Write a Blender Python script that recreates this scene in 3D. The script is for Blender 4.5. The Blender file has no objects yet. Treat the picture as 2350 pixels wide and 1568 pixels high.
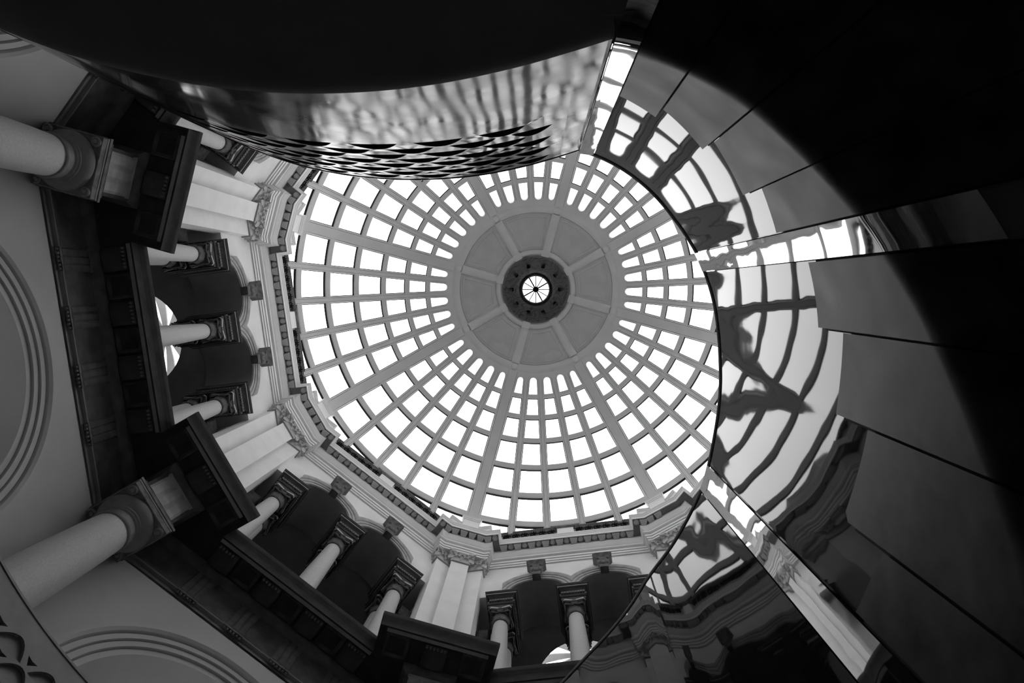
import bpy, bmesh, math, random
from mathutils import Vector, Matrix
from mathutils.geometry import delaunay_2d_cdt

SC = bpy.context.scene
COL = SC.collection
PI = math.pi
rnd = random.Random(7)

# ---------------------------------------------------------------- camera
# world: x to the right of the frame, y towards the bottom of the frame, z up; the lens stands on the hall's axis
FPX = 1700.0
W = (0.0695, 0.0334, -0.0394)
_a = Vector(W)
RC = Matrix.Rotation(_a.length, 3, _a.normalized())           # world -> lens (right, down, forward)
cam_data = bpy.data.cameras.new('camera')
cam = bpy.data.objects.new('camera', cam_data)
COL.objects.link(cam)
_rt = RC.transposed()
_m = Matrix((_rt @ Vector((1, 0, 0)), _rt @ Vector((0, -1, 0)), _rt @ Vector((0, 0, -1)))).transposed()
cam.matrix_world = _m.to_4x4()
cam_data.sensor_width = 36.0
cam_data.lens = FPX * 36.0 / 2350.0
cam_data.clip_start = 0.05
cam_data.clip_end = 200.0
SC.camera = cam

# ---------------------------------------------------------------- sky, exposure
wd = bpy.data.worlds.new('overcast_sky')
SC.world = wd
wd.use_nodes = True
bg = wd.node_tree.nodes['Background']
# overcast sky, a little brighter towards the sun's side
wn = wd.node_tree.nodes
wc = wn.new('ShaderNodeTexCoord')
wv_ = wn.new('ShaderNodeVectorMath'); wv_.operation = 'DOT_PRODUCT'
wv_.inputs[1].default_value = (-0.1, 0.92, 0.38)
wr = wn.new('ShaderNodeMapRange')
wr.inputs['From Min'].default_value = -1.0
wr.inputs['From Max'].default_value = 1.0
wr.inputs['To Min'].default_value = 0.5
wr.inputs['To Max'].default_value = 1.3
wd.node_tree.links.new(wc.outputs['Generated'], wv_.inputs[0])
wd.node_tree.links.new(wv_.outputs['Value'], wr.inputs['Value'])
wd.node_tree.links.new(wr.outputs['Result'], bg.inputs['Color'])
bg.inputs['Strength'].default_value = 7.1
SC.view_settings.view_transform = 'Standard'
SC.view_settings.look = 'None'
SC.view_settings.exposure = -0.75
SC.view_settings.gamma = 1.0
SC.view_settings.use_curve_mapping = False
SC.cycles.max_bounces = 6
SC.cycles.diffuse_bounces = 3
SC.cycles.glossy_bounces = 3
SC.cycles.transparent_max_bounces = 6
SC.cycles.adaptive_threshold = 0.06
SC.cycles.caustics_reflective = False
SC.cycles.caustics_refractive = False

# ---------------------------------------------------------------- materials (all grey: the photograph is black and white)
def mat(name, c, rough=0.6, metal=0.0, var=0.08, scale=6.0, bump=0.0, bscale=None, ior=1.45, detail=2.0, rvar=0.0, bdist=0.02, spec=0.5):
    m = bpy.data.materials.new(name)
    m.use_nodes = True
    nt = m.node_tree
    b = nt.nodes['Principled BSDF']
    tc = nt.nodes.new('ShaderNodeTexCoord')
    no = nt.nodes.new('ShaderNodeTexNoise')
    no.inputs['Scale'].default_value = scale
    no.inputs['Detail'].default_value = detail
    nt.links.new(tc.outputs['Object'], no.inputs['Vector'])
    rp = nt.nodes.new('ShaderNodeMapRange')
    rp.inputs['From Min'].default_value = 0.3
    rp.inputs['From Max'].default_value = 0.7
    rp.inputs['To Min'].default_value = c * (1 - var)
    rp.inputs['To Max'].default_value = min(1.0, c * (1 + var))
    nt.links.new(no.outputs['Fac'], rp.inputs['Value'])
    nt.links.new(rp.outputs['Result'], b.inputs['Base Color'])
    b.inputs['Roughness'].default_value = rough
    b.inputs['Metallic'].default_value = metal
    b.inputs['IOR'].default_value = ior
    b.inputs['Specular IOR Level'].default_value = spec
    if rvar:
        rr = nt.nodes.new('ShaderNodeMapRange')
        rr.inputs['From Min'].default_value = 0.3
        rr.inputs['From Max'].default_value = 0.7
        rr.inputs['To Min'].default_value = max(0.0, rough - rvar)
        rr.inputs['To Max'].default_value = rough + rvar
        nt.links.new(no.outputs['Fac'], rr.inputs['Value'])
        nt.links.new(rr.outputs['Result'], b.inputs['Roughness'])
    if bump:
        n2 = nt.nodes.new('ShaderNodeTexNoise')
        n2.inputs['Scale'].default_value = bscale or scale * 4
        n2.inputs['Detail'].default_value = 0.6 if bscale and bscale < 10 else 2.0
        nt.links.new(tc.outputs['Object'], n2.inputs['Vector'])
        bp = nt.nodes.new('ShaderNodeBump')
        bp.inputs['Strength'].default_value = bump
        bp.inputs['Distance'].default_value = bdist
        nt.links.new(n2.outputs['Fac'], bp.inputs['Height'])
        nt.links.new(bp.outputs['Normal'], b.inputs['Normal'])
    return m

M = {}
M['plaster'] = mat('pale_plaster', 0.80, 0.75, var=0.05, scale=2.0)
M['plaster_white'] = mat('white_plaster', 0.82, 0.7, var=0.04, scale=3.0)
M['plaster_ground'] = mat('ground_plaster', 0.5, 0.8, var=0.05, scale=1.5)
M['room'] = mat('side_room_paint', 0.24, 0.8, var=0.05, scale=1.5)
M['ornament'] = mat('carved_pale_stone', 0.6, 0.7, var=0.12, scale=12.0, bump=0.3, bscale=40)
M['soffit_stone'] = mat('soffit_stone', 0.34, 0.75, var=0.1, scale=8.0)
M['modillion'] = mat('modillion_stone', 0.5, 0.7, var=0.1, scale=8.0)
M['coffer'] = mat('coffer_paint', 0.2, 0.75, var=0.1, scale=8.0)
M['column'] = mat('speckled_column_stone', 0.5, 0.6, var=0.09, scale=40.0, detail=4)
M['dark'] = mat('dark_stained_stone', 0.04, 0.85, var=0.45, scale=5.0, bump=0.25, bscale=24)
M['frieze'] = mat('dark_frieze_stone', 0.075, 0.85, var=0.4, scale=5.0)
M['triglyph'] = mat('dark_triglyph_stone', 0.10, 0.85, var=0.3, scale=6.0)
M['architrave'] = mat('grey_architrave_stone', 0.2, 0.8, var=0.15, scale=6.0)
M['capital'] = mat('grey_capital_stone', 0.2, 0.7, var=0.15, scale=8.0)
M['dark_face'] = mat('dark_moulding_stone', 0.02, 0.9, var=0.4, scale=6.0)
M['dark_mid'] = mat('dark_carved_stone', 0.12, 0.7, var=0.4, scale=10.0, bump=0.3, bscale=40)
M['fillet'] = mat('grey_fillet_stone', 0.34, 0.6, var=0.15, scale=8.0)
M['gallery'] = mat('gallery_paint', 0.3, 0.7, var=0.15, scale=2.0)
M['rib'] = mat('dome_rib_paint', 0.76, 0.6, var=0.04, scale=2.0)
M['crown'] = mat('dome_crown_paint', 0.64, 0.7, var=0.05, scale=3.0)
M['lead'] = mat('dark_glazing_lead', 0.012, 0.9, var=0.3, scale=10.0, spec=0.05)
M['roof_screen'] = mat('grey_roof_screen', 0.2, 0.8, var=0.2, scale=1.0)
M['concrete'] = mat('basement_concrete', 0.4, 0.8, var=0.2, scale=2.0)
M['floor_stone'] = mat('hall_floor_stone', 0.7, 0.6, var=0.1, scale=2.0)
M['lacquer'] = mat('dark_gloss_lacquer', 0.015, 0.02, var=0.3, scale=3.0, bump=1.0, bscale=3.0, ior=1.26, bdist=0.0007)
M['mirror'] = mat('polished_steel', 0.75, 0.02, metal=1.0, var=0.02, scale=3.0, bump=1.0, bscale=5.0, bdist=0.0007)
M['slab'] = mat('matte_stone_slab', 0.05, 0.36, var=0.6, scale=6.0, rvar=0.05, ior=1.22, detail=4)
M['soffit_dark'] = mat('dark_soffit_paint', 0.25, 0.8, var=0.15, scale=2.0)
M['parapet'] = mat('burnished_parapet_metal', 0.09, 0.09, var=0.4, scale=6.0, bump=1.0, bscale=3.0, ior=1.14, rvar=0.04, detail=4, bdist=0.003)
M['gap_black'] = mat('black_gap_backing', 0.012, 0.8, var=0.2)  # shade inside slits and holes as black colour; joint backing too
M['inner_grey'] = mat('grey_inner_panel', 0.14, 0.5, var=0.2)
M['bead'] = mat('white_glint_edge', 0.85, 0.35, var=0.02)  # white colour stands in for the reflection on the polished steel edge
M['rail'] = mat('grey_metal_balustrade', 0.3, 0.45, var=0.15, scale=6.0)

def glass():
    m = bpy.data.materials.new('clear_window_glass')
    m.use_nodes = True
    nt = m.node_tree
    nt.nodes.remove(nt.nodes['Principled BSDF'])
    tr = nt.nodes.new('ShaderNodeBsdfTransparent')
    tr.inputs['Color'].default_value = (0.94, 0.94, 0.94, 1)
    nt.links.new(tr.outputs[0], nt.nodes['Material Output'].inputs['Surface'])
    return m
M['glass'] = glass()

def marbled():
    m = bpy.data.materials.new('painted_swirl_lining')
    m.use_nodes = True
    nt = m.node_tree
    b = nt.nodes['Principled BSDF']
    tc = nt.nodes.new('ShaderNodeTexCoord')
    wv = nt.nodes.new('ShaderNodeTexWave')
    wv.inputs['Scale'].default_value = 2.2
    wv.inputs['Distortion'].default_value = 14.0
    wv.inputs['Detail'].default_value = 1.0
    wv.inputs['Detail Scale'].default_value = 1.4
    nt.links.new(tc.outputs['Object'], wv.inputs['Vector'])
    cr = nt.nodes.new('ShaderNodeValToRGB')
    cr.color_ramp.elements[0].position = 0.2
    cr.color_ramp.elements[0].color = (0.006, 0.006, 0.006, 1)
    cr.color_ramp.elements[1].position = 0.27
    cr.color_ramp.elements[1].color = (0.07, 0.07, 0.07, 1)
    nt.links.new(wv.outputs['Fac'], cr.inputs['Fac'])
    nt.links.new(cr.outputs['Color'], b.inputs['Base Color'])
    b.inputs['Roughness'].default_value = 0.5
    return m
M['swirl'] = marbled()

# ---------------------------------------------------------------- mesh helpers
class MB:
    def __init__(s):
        s.v = []; s.f = []; s.m = []
    def add(s, vs, fs, mi=0):
        o = len(s.v)
        s.v += [tuple(p) for p in vs]
        for f in fs:
            s.f.append(tuple(i + o for i in f)); s.m.append(mi)
        return o
    def box(s, x0, x1, y0, y1, z0, z1, mi=0):
        vs = [(x, y, z) for z in (z0, z1) for y in (y0, y1) for x in (x0, x1)]
        s.add(vs, [(0, 2, 3, 1), (4, 5, 7, 6), (0, 1, 5, 4), (2, 6, 7, 3), (0, 4, 6, 2), (1, 3, 7, 5)], mi)
        return s
    def cbox(s, x0, x1, y0, y1, z0, z1, b=0.01, mi=0):
        # box with its four vertical and the lower edges chamfered a little
        ring = lambda e, z: [(x0 + e, y0, z), (x1 - e, y0, z), (x1, y0 + e, z), (x1, y1 - e, z), (x1 - e, y1, z), (x0 + e, y1, z), (x0, y1 - e, z), (x0, y0 + e, z)]
        r0 = [(x0 + b + (x1 - x0 - 2 * b) * u, y0 + b + (y1 - y0 - 2 * b) * w, z0) for u, w in ((.0, .0), (1, 0), (1, 0), (1, 1), (1, 1), (0, 1), (0, 1), (0, 0))]
        s.loft([r0, ring(b, z0 + b), ring(b, z1)], True, mi)
        n = len(s.v)
        s.f.append(tuple(range(n - 8, n))); s.m.append(mi)
        s.f.append((n - 24, n - 19, n - 21, n - 23)); s.m.append(mi)
        return s
    def loft(s, rings, closed=True, mi=0):
        n = len(rings[0]); o = len(s.v)
        for r in rings:
            s.v += [tuple(p) for p in r]
        for i in range(len(rings) - 1):
            for j in range(n if closed else n - 1):
                k = (j + 1) % n
                s.f.append((o + i * n + j, o + i * n + k, o + (i + 1) * n + k, o + (i + 1) * n + j))
                s.m.append(mi(i, j) if callable(mi) else mi)
        return o
    def cap(s, ring, mi=0):
        s.add(ring, [tuple(range(len(ring)))], mi); return s
    def prism(s, poly, z0, z1, mi=0):
        a = [(x, y, z0) for x, y in poly]; b = [(x, y, z1) for x, y in poly]
        s.loft([a, b], True, mi); s.cap(a[::-1], mi); s.cap(b, mi); return s
    def lathe(s, prof, n=24, c=(0, 0, 0), mi=0, capt=True):
        rings = [[(c[0] + r * math.cos(2 * PI * j / n), c[1] + r * math.sin(2 * PI * j / n), c[2] + z) for j in range(n)] for r, z in prof]
        s.loft(rings, True, mi)
        if capt:
            s.cap(rings[0][::-1], mi); s.cap(rings[-1], mi)
        return s
    def tube(s, pts, r, n=8, mi=0, closed=False):
        P = [Vector(p) for p in pts]; rings = []
        up = Vector((0, 0, 1))
        for i, p in enumerate(P):
            a = P[i - 1] if i else (P[-1] if closed else P[0])
            b = P[i + 1] if i < len(P) - 1 else (P[0] if closed else P[-1])
            d = (b - a).normalized()
            u = d.cross(up)
            u = u.normalized() if u.length > 1e-4 else Vector((1, 0, 0))
            w = u.cross(d)
            rr = r[i] if isinstance(r, (list, tuple)) else r
            rings.append([p + u * rr * math.cos(2 * PI * j / n) + w * rr * math.sin(2 * PI * j / n) for j in range(n)])
        if closed:
            rings.append(rings[0])
        s.loft(rings, True, mi)
        if not closed:
            s.cap(rings[0][::-1], mi); s.cap(rings[-1], mi)
        return s
    def sweep(s, path, prof, mi=0, caps=True):
        # profile (d, z): d is measured to the right of the path's direction, with mitred corners
        n = len(path); mit = []
        for i in range(n):
            ns = []
            for a, b in ((i - 1, i), (i, i + 1)):
                if a >= 0 and b < n:
                    dx, dy = path[b][0] - path[a][0], path[b][1] - path[a][1]
                    L = math.hypot(dx, dy); ns.append((dy / L, -dx / L))
            if len(ns) == 1: mit.append(ns[0])
            else:
                dt = ns[0][0] * ns[1][0] + ns[0][1] * ns[1][1]
                mit.append(((ns[0][0] + ns[1][0]) / (1 + dt), (ns[0][1] + ns[1][1]) / (1 + dt)))
        rings = [[(p[0] + m[0] * d, p[1] + m[1] * d, z) for d, z in prof] for p, m in zip(path, mit)]
        s.loft(rings, False, mi)
        if caps:
            s.cap(rings[0][::-1], mi); s.cap(rings[-1], mi)
        return s
    def leaf(s, base, out, up, side, h, w, curl=0.5, mi=0):
        # an acanthus leaf: rises along up, bends over towards out, three ridges
        base, out, up, side = map(Vector, (base, out, up, side))
        rows = []
        for i in range(6):
            u = i / 5
            ww = w * (0.55 + 0.9 * u - 1.25 * u * u) if u < 1 else w * 0.12
            hh = h * (u - 0.28 * max(0, u - 0.6) ** 2 * 6)
            oo = h * curl * (0.1 * u + 0.9 * u ** 3)
            rows.append([base + up * hh + out * (oo + h * 0.10 * (1 - abs(j) * 0.9) + (0.03 * h if j in (-1, 1) and i % 2 else 0)) + side * (ww * j / 2) for j in (-2, -1, 0, 1, 2)])
        s.loft(rows, False, mi); return s
    def build(s, name, mats, parent=None, smooth=None, loc=None, rz=None):
        me = bpy.data.meshes.new(name)
        me.from_pydata(s.v, [], s.f)
        for m in (mats if isinstance(mats, (list, tuple)) else [mats]):
            me.materials.append(M[m] if isinstance(m, str) else m)
        if any(s.m):
            me.polygons.foreach_set('material_index', s.m)
        bm = bmesh.new(); bm.from_mesh(me)
        bmesh.ops.remove_doubles(bm, verts=bm.verts, dist=1e-5)
        bmesh.ops.recalc_face_normals(bm, faces=bm.faces)
        bm.to_mesh(me); bm.free()
        if smooth is not None:
            me.polygons.foreach_set('use_smooth', [True] * len(me.polygons))
            me.set_sharp_from_angle(angle=math.radians(smooth))
        me.update()
        return link(name, me, parent, loc, rz)

def link(name, me, parent=None, loc=None, rz=None):
    o = bpy.data.objects.new(name, me)
    COL.objects.link(o)
    if parent is not None: o.parent = parent
    if loc is not None: o.location = loc
    if rz is not None: o.rotation_euler = (0, 0, rz)
    return o

def thing(name, label, cat, group=None, loc=(0, 0, 0), rz=0.0):
    o = link(name, None, None, loc, rz)
    o.empty_display_size = 0.2
    o['label'] = label; o['category'] = cat
    if group: o['group'] = group
    return o

def struct(o, label=None):
    o['kind'] = 'structure'
    if label: o['label'] = label
    return o

def copy_tree(o, parent=None):
    c = o.copy(); COL.objects.link(c); c.parent = parent
    for ch in list(o.children):
        copy_tree(ch, c)
    return c

PHI = math.radians(-117.314)
def side_rz(k): return PHI + k * PI / 4 - PI / 2            # turns local +y outwards along direction k
S8, C8 = math.sin(PI / 8), math.cos(PI / 8)
SEEN = [6.5, 5.5, 4.5, 7.5]
ALL = [6.5, 5.5, 4.5, 7.5, 0.5, 1.5, 2.5, 3.5]
WORD = {6.5: 'left', 5.5: 'lower_left', 4.5: 'lower', 7.5: 'upper_left', 0.5: 'upper', 1.5: 'upper_right', 2.5: 'right', 3.5: 'lower_right'}
SAY = {6.5: 'left', 5.5: 'lower left', 4.5: 'bottom', 7.5: 'upper left'}

# ================================================================ STRUCTURE
# ---------------------------------------------------------------- floors and basement
def ring_poly(r, n=64): return [(r * math.cos(2 * PI * i / n), r * math.sin(2 * PI * i / n)) for i in range(n)]
mb = MB(); mb.prism(ring_poly(6.6), -1.7, -1.5)
struct(mb.build('floor', 'concrete'))
mb = MB()
mb.loft([[(x, y, -1.5) for x, y in ring_poly(6.5)], [(x, y, 3.2) for x, y in ring_poly(6.5)], [(x, y, 3.2) for x, y in ring_poly(6.7)], [(x, y, -1.5) for x, y in ring_poly(6.7)]])
struct(mb.build('wall_basement', 'concrete', smooth=30))
mb = MB()
a, b = ring_poly(3.86), ring_poly(8.6)
mb.loft([[(x, y, 3.2) for x, y in a], [(x, y, 3.2) for x, y in b], [(x, y, 3.4) for x, y in b], [(x, y, 3.4) for x, y in a], [(x, y, 3.2) for x, y in a]])
struct(mb.build('floor', 'floor_stone', smooth=30))

# ---------------------------------------------------------------- wall slices with round-headed openings
def arch_face(mb, x0, x1, z0, z1, y, arcs, base=None, mi=0, n=20):
    # face in the plane y with openings: arcs = (centre x, centre z, radius); below the springing the opening goes on down to z0
    xs = {x0, x1}
    for cx, cz, r in arcs:
        for i in range(n + 1):
            xs.add(round(cx - r * math.cos(PI * i / n), 5))
    xs = sorted(xs)
    for xa, xb in zip(xs[:-1], xs[1:]):
        xm = (xa + xb) / 2
        lo = [z0, z0]
        for cx, cz, r in arcs:
            if abs(xm - cx) < r:
                lo = [cz + math.sqrt(max(0, r * r - (x - cx) ** 2)) for x in (xa, xb)]
        mb.add([(xa, y, lo[0]), (xb, y, lo[1]), (xb, y, z1), (xa, y, z1)], [(0, 1, 2, 3)], mi)

def arch_soffit(mb, cx, cz, r, y0, y1, zbot, mi=0, n=24):
    pts = [(cx - r, zbot)] + [(cx - r * math.cos(PI * i / n), cz + r * math.sin(PI * i / n)) for i in range(n + 1)] + [(cx + r, zbot)]
    mb.loft([[(x, y0, z) for x, z in pts], [(x, y1, z) for x, z in pts]], False, mi)

# upper storey wall: pale face with two arches per side
AX, AZ, AR = 0.71, 14.46, 0.60
def upper_wall():
    mb = MB()
    arch_face(mb, -2.5, 2.5, 14.46, 17.3, 6.0, [(-AX, AZ, AR), (AX, AZ, AR)])
    arch_face(mb, -2.85, 2.85, 14.46, 17.3, 6.95, [(-AX, AZ, AR), (AX, AZ, AR)])
    for s in (-1, 1):
        mb.add([(s * 1.95, 6.0, 10.2), (s * 2.5, 6.0, 10.2), (s * 2.5, 6.0, 14.46), (s * 1.95, 6.0, 14.46)], [(0, 1, 2, 3)])
        mb.add([(s * 1.95, 6.0, 10.2), (s * 1.95, 6.95, 10.2), (s * 1.95, 6.95, 14.46), (s * 1.95, 6.0, 14.46)], [(0, 1, 2, 3)])
        mb.add([(s * 1.95, 6.0, 14.46), (s * 1.95, 6.95, 14.46), (s * 1.31, 6.95, 14.46), (s * 1.31, 6.0, 14.46)], [(0, 1, 2, 3)])
    mb.add([(-.11, 6.0, 14.46), (.11, 6.0, 14.46), (.11, 6.95, 14.46), (-.11, 6.95, 14.46)], [(0, 1, 2, 3)])
    mb.add([(-2.5, 6.0, 17.3), (2.5, 6.0, 17.3), (2.9, 7.0, 17.3), (-2.9, 7.0, 17.3)], [(0, 1, 2, 3)])
    return mb
WALL = {}
_first = None
for k in ALL:
    if _first is None:
        o = upper_wall().build('wall_left', 'plaster', rz=side_rz(k)); _first = o
    else:
        o = link('wall_' + WORD[k], _first.data, rz=side_rz(k))
    struct(o); WALL[k] = o

def archivolt():
    prof = [(AR, -0.02), (AR, -0.03), (.665, -.03), (.675, -.045), (.735, -.045), (.745, -.06), (.80, -.075), (.835, -.075), (.835, 0.0)]
    mb = MB(); rings = []
    n = 24
    for r, d in prof:
        t0 = math.acos(min(1.0, AX / r)) if r > AX else 0.0
        rings.append([(-r * math.cos(t0 + (PI - 2 * t0) * i / n), 6.0 + d, AZ + r * math.sin(t0 + (PI - 2 * t0) * i / n)) for i in range(n + 1)])
    mb.loft(rings, False)
    return mb
def soffit_vault():
    mb = MB()
    pts = [(-AR * math.cos(PI * i / 24), AZ + AR * math.sin(PI * i / 24)) for i in range(25)]
    q = [(-(AR - .02) * math.cos(PI * i / 24), AZ + (AR - .02) * math.sin(PI * i / 24)) for i in range(25)]
    mb.loft([[(x, 5.985, z) for x, z in pts], [(x, 5.985, z) for x, z in q], [(x, 6.97, z) for x, z in q], [(x, 6.97, z) for x, z in pts]], False)
    return mb
def keystone():
    mb = MB()
    # tapered block with flared head
    prof = [(15.02, .085, 5.86), (15.08, .09, 5.85), (15.34, .125, 5.84), (15.44, .14, 5.82), (15.50, .175, 5.79), (15.56, .205, 5.76), (15.585, .20, 5.77), (15.60, .13, 5.84)]
    rings = [[(-w, y, z), (-w * .6, y - .012, z), (w * .6, y - .012, z), (w, y, z), (w, 6.0, z), (-w, 6.0, z)] for z, w, y in prof]
    mb.loft(rings, True); mb.cap(rings[0][::-1]); mb.cap(rings[-1])
    return mb
def keystone_fan():
    mb = MB()
    for i in range(7):
        a = math.radians(-75 + 25 * i)
        d = Vector((math.sin(a), 0, math.cos(a)))
        s = Vector((math.cos(a), 0, -math.sin(a)))
        b = Vector((0, 5.835, 15.14))
        mb.leaf(b, (0, -1, 0), d, s, .20 - .02 * abs(i - 3), .045, 0.10)
    for sx in (-1, 1):
        mb.lathe([(.0, -.0), (.035, .0), (.04, .02), (.02, .04), (0.0, .045)], 12, (0, 0, 0), capt=False)
        for q in range(len(mb.v) - 60, len(mb.v)):
            x, y, z = mb.v[q]
            mb.v[q] = (sx * .10 + x, 5.84 - z, 15.42 + y)
    return mb
def impost_core():
    mb = MB()
    path = [(-.24, 6.9), (-.24, 5.97), (.24, 5.97), (.24, 6.9)]
    prof = [(0, 13.85), (0, 13.96), (.015, 13.965), (.025, 13.995), (.0, 14.005), (0, 14.27), (.01, 14.28), (.03, 14.31), (.05, 14.33), (.05, 14.345), (.05, 14.375), (.07, 14.40), (.085, 14.44), (.085, 14.458)]
    mb.sweep(path, prof, caps=False)
    mb.cap([(-.24, 5.97, 13.85), (.24, 5.97, 13.85), (.24, 6.9, 13.85), (-.24, 6.9, 13.85)])
    mb.cap([(-.325, 5.885, 14.458), (.325, 5.885, 14.458), (.325, 6.9, 14.458), (-.325, 6.9, 14.458)])
    mb.cap([(-.24, 6.9, 13.85), (-.24, 6.9, 14.458), (.24, 6.9, 14.458), (.24, 6.9, 13.85)])
    return mb
def impost_fillet():
    mb = MB()
    mb.sweep([(-.291, 6.88), (-.291, 5.919), (.291, 5.919), (.291, 6.88)], [(0, 14.348), (.012, 14.348), (.012, 14.372), (0, 14.372)])
    return mb
def impost_dentils():
    mb = MB()
    for i in range(9):
        x = -.21 + i * .0525
        mb.box(x - .017, x + .017, 5.94, 5.975, 14.11, 14.17)
    for s in (-1, 1):
        for i in range(14):
            y = 6.0 + i * .0525
            mb.box(s * .24 - .025, s * .24 + .025, y - .017, y + .017, 14.11, 14.17)
    return mb
_meshes = {}
def shared(key, maker, name, mats, parent, loc=None, smooth=None, rz=None):
    if key in _meshes:
        return link(name, _meshes[key], parent, loc, rz)
    o = maker().build(name, mats, parent, smooth, loc, rz)
    _meshes[key] = o.data
    return o
for k in SEEN:
    for cx in (-AX, AX):
        shared('archivolt', archivolt, 'archivolt', 'fillet', WALL[k], (cx, 0, 0), 40)
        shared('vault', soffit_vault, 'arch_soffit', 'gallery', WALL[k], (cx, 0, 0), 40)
        ks = shared('keystone', keystone, 'keystone', 'dark_mid', WALL[k], (cx, 0, 0))
        shared('keyfan', keystone_fan, 'fan_ornament', 'dark_mid', ks, None, 60)
    for cx in (-1.42, 0.0, 1.42):
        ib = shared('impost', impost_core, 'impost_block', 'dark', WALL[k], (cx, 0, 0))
        shared('impfil', impost_fillet, 'fillet', 'fillet', ib)
        dn = shared('impden', impost_dentils, 'dentil_row', 'dark_mid', ib)
        dn['kind'] = 'stuff'
    # narrow wall return beside the end columns
    for s in (-1, 1):
        shared('jamb%d' % s, lambda s=s: MB().cbox(min(s * 1.72, s * 1.95), max(s * 1.72, s * 1.95), 6.42, 6.9, 10.33, 13.7, .015), 'jamb_pilaster', 'plaster', WALL[k])
        shared('jambcap%d' % s, lambda s=s: MB().cbox(min(s * 1.69, s * 1.97), max(s * 1.69, s * 1.97), 6.38, 6.92, 13.5, 13.85, .02), 'jamb_capital', 'dark_mid', WALL[k])

# ---------------------------------------------------------------- gallery floor, back wall and ceiling
def trap(n0, n1):
    t = math.tan(PI / 8)
    return [(-n0 * t, n0), (n0 * t, n0), (n1 * t, n1), (-n1 * t, n1)]
SKY_C, SKY_R, CEIL = 8.40, 1.02, 15.06
def ceiling_plain():
    mb = MB(); mb.prism(trap(6.9, 11.0), CEIL, CEIL + .2); return mb
def ceiling_hole():
    mb = MB()
    q = trap(6.9, 11.0); c = (0, SKY_C); n = 48
    def edge_pt(a):
        d = (math.cos(a), math.sin(a)); best = 1e9
        for i in range(4):
            p, r = q[i], q[(i + 1) % 4]
            ex, ey = r[0] - p[0], r[1] - p[1]
            den = d[0] * ey - d[1] * ex
            if abs(den) < 1e-9: continue
            t = ((p[0] - c[0]) * ey - (p[1] - c[1]) * ex) / den
            u = ((p[0] - c[0]) * d[1] - (p[1] - c[1]) * d[0]) / den
            if t > 0 and -1e-6 <= u <= 1 + 1e-6: best = min(best, t)
        return (c[0] + d[0] * best, c[1] + d[1] * best)
    angs = sorted([2 * PI * i / n for i in range(n)] + [math.atan2(p[1] - c[1], p[0] - c[0]) % (2 * PI) for p in q])
    out = [edge_pt(a) for a in angs]; inn = [(c[0] + SKY_R * math.cos(a), c[1] + SKY_R * math.sin(a)) for a in angs]
    P = lambda L, z: [(x, y, z) for x, y in L]
    mb.loft([P(out, CEIL), P(inn, CEIL), P(inn, CEIL + .3), P(out, CEIL + .3), P(out, CEIL)], True)
    return mb
for k in ALL:
    hole = k in (6.5, 4.5)
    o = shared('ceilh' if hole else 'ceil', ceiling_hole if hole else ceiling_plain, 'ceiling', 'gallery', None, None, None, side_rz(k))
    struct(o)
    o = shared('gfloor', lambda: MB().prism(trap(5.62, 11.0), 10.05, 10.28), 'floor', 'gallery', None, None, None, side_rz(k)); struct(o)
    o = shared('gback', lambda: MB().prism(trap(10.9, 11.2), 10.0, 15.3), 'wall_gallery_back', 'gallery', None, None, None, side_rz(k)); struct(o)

# gallery skylights: conical lanterns with spokes
def sky_frame():
    mb = MB()
    z0, z1 = CEIL + .28, 16.35
    mb.lathe([(SKY_R + .06, z0 - .12), (SKY_R - .03, z0 - .1), (SKY_R - .03, z0 + .05), (SKY_R + .06, z0 + .05), (SKY_R + .06, z0 - .12)], 48, (0, SKY_C, 0), capt=False)
    return mb
def sky_spoke():
    mb = MB(); z0, z1 = CEIL + .28, 16.3
    rows = []
    for i in range(7):
        u = i / 6
        r = .16 + (SKY_R - .17) * (1 - u); z = z0 + (z1 - z0) * (u ** .8)
        w = .05 + .075 * (1 - u)
        rows.append([(-w, r, z - .03), (0, r, z - .055), (w, r, z - .03), (w, r, z + .02), (-w, r, z + .02)])
    mb.loft(rows, True); mb.cap(rows[0][::-1]); mb.cap(rows[-1]); return mb
def sky_pane():
    mb = MB(); z0, z1 = CEIL + .30, 16.33
    rows = []
    for i in range(4):
        u = i / 3
        r = .16 + (SKY_R - .17) * (1 - u); z = z0 + (z1 - z0) * (u ** .8)
        t = math.tan(PI / 12)
        rows.append([(-r * t, r, z), (r * t, r, z), (r * t, r, z + .012), (-r * t, r, z + .012)])
    mb.loft(rows, True); mb.cap(rows[0][::-1]); mb.cap(rows[-1]); return mb
def sky_hub():
    mb = MB(); mb.lathe([(.17, 16.24), (.19, 16.27), (.19, 16.34), (.10, 16.36), (.06, 16.30), (.06, 16.40)], 24, (0, SKY_C, 0)); return mb
n = 0
for k in (6.5, 4.5):
    n += 1
    w = struct(shared('skyframe', sky_frame, 'window_%d' % n, 'plaster_white', None, None, 30, side_rz(k)))
    hub = shared('skyhub', sky_hub, 'hub', 'dark_mid', w, None, 30)
    for i in range(12):
        shared('spoke', sky_spoke, 'spoke', 'plaster_white', w, (0, SKY_C, 0), 40, i * PI / 6)
        shared('skypane', sky_pane, 'pane', 'glass', w, (0, SKY_C, 0), None, i * PI / 6 + PI / 12)

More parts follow.
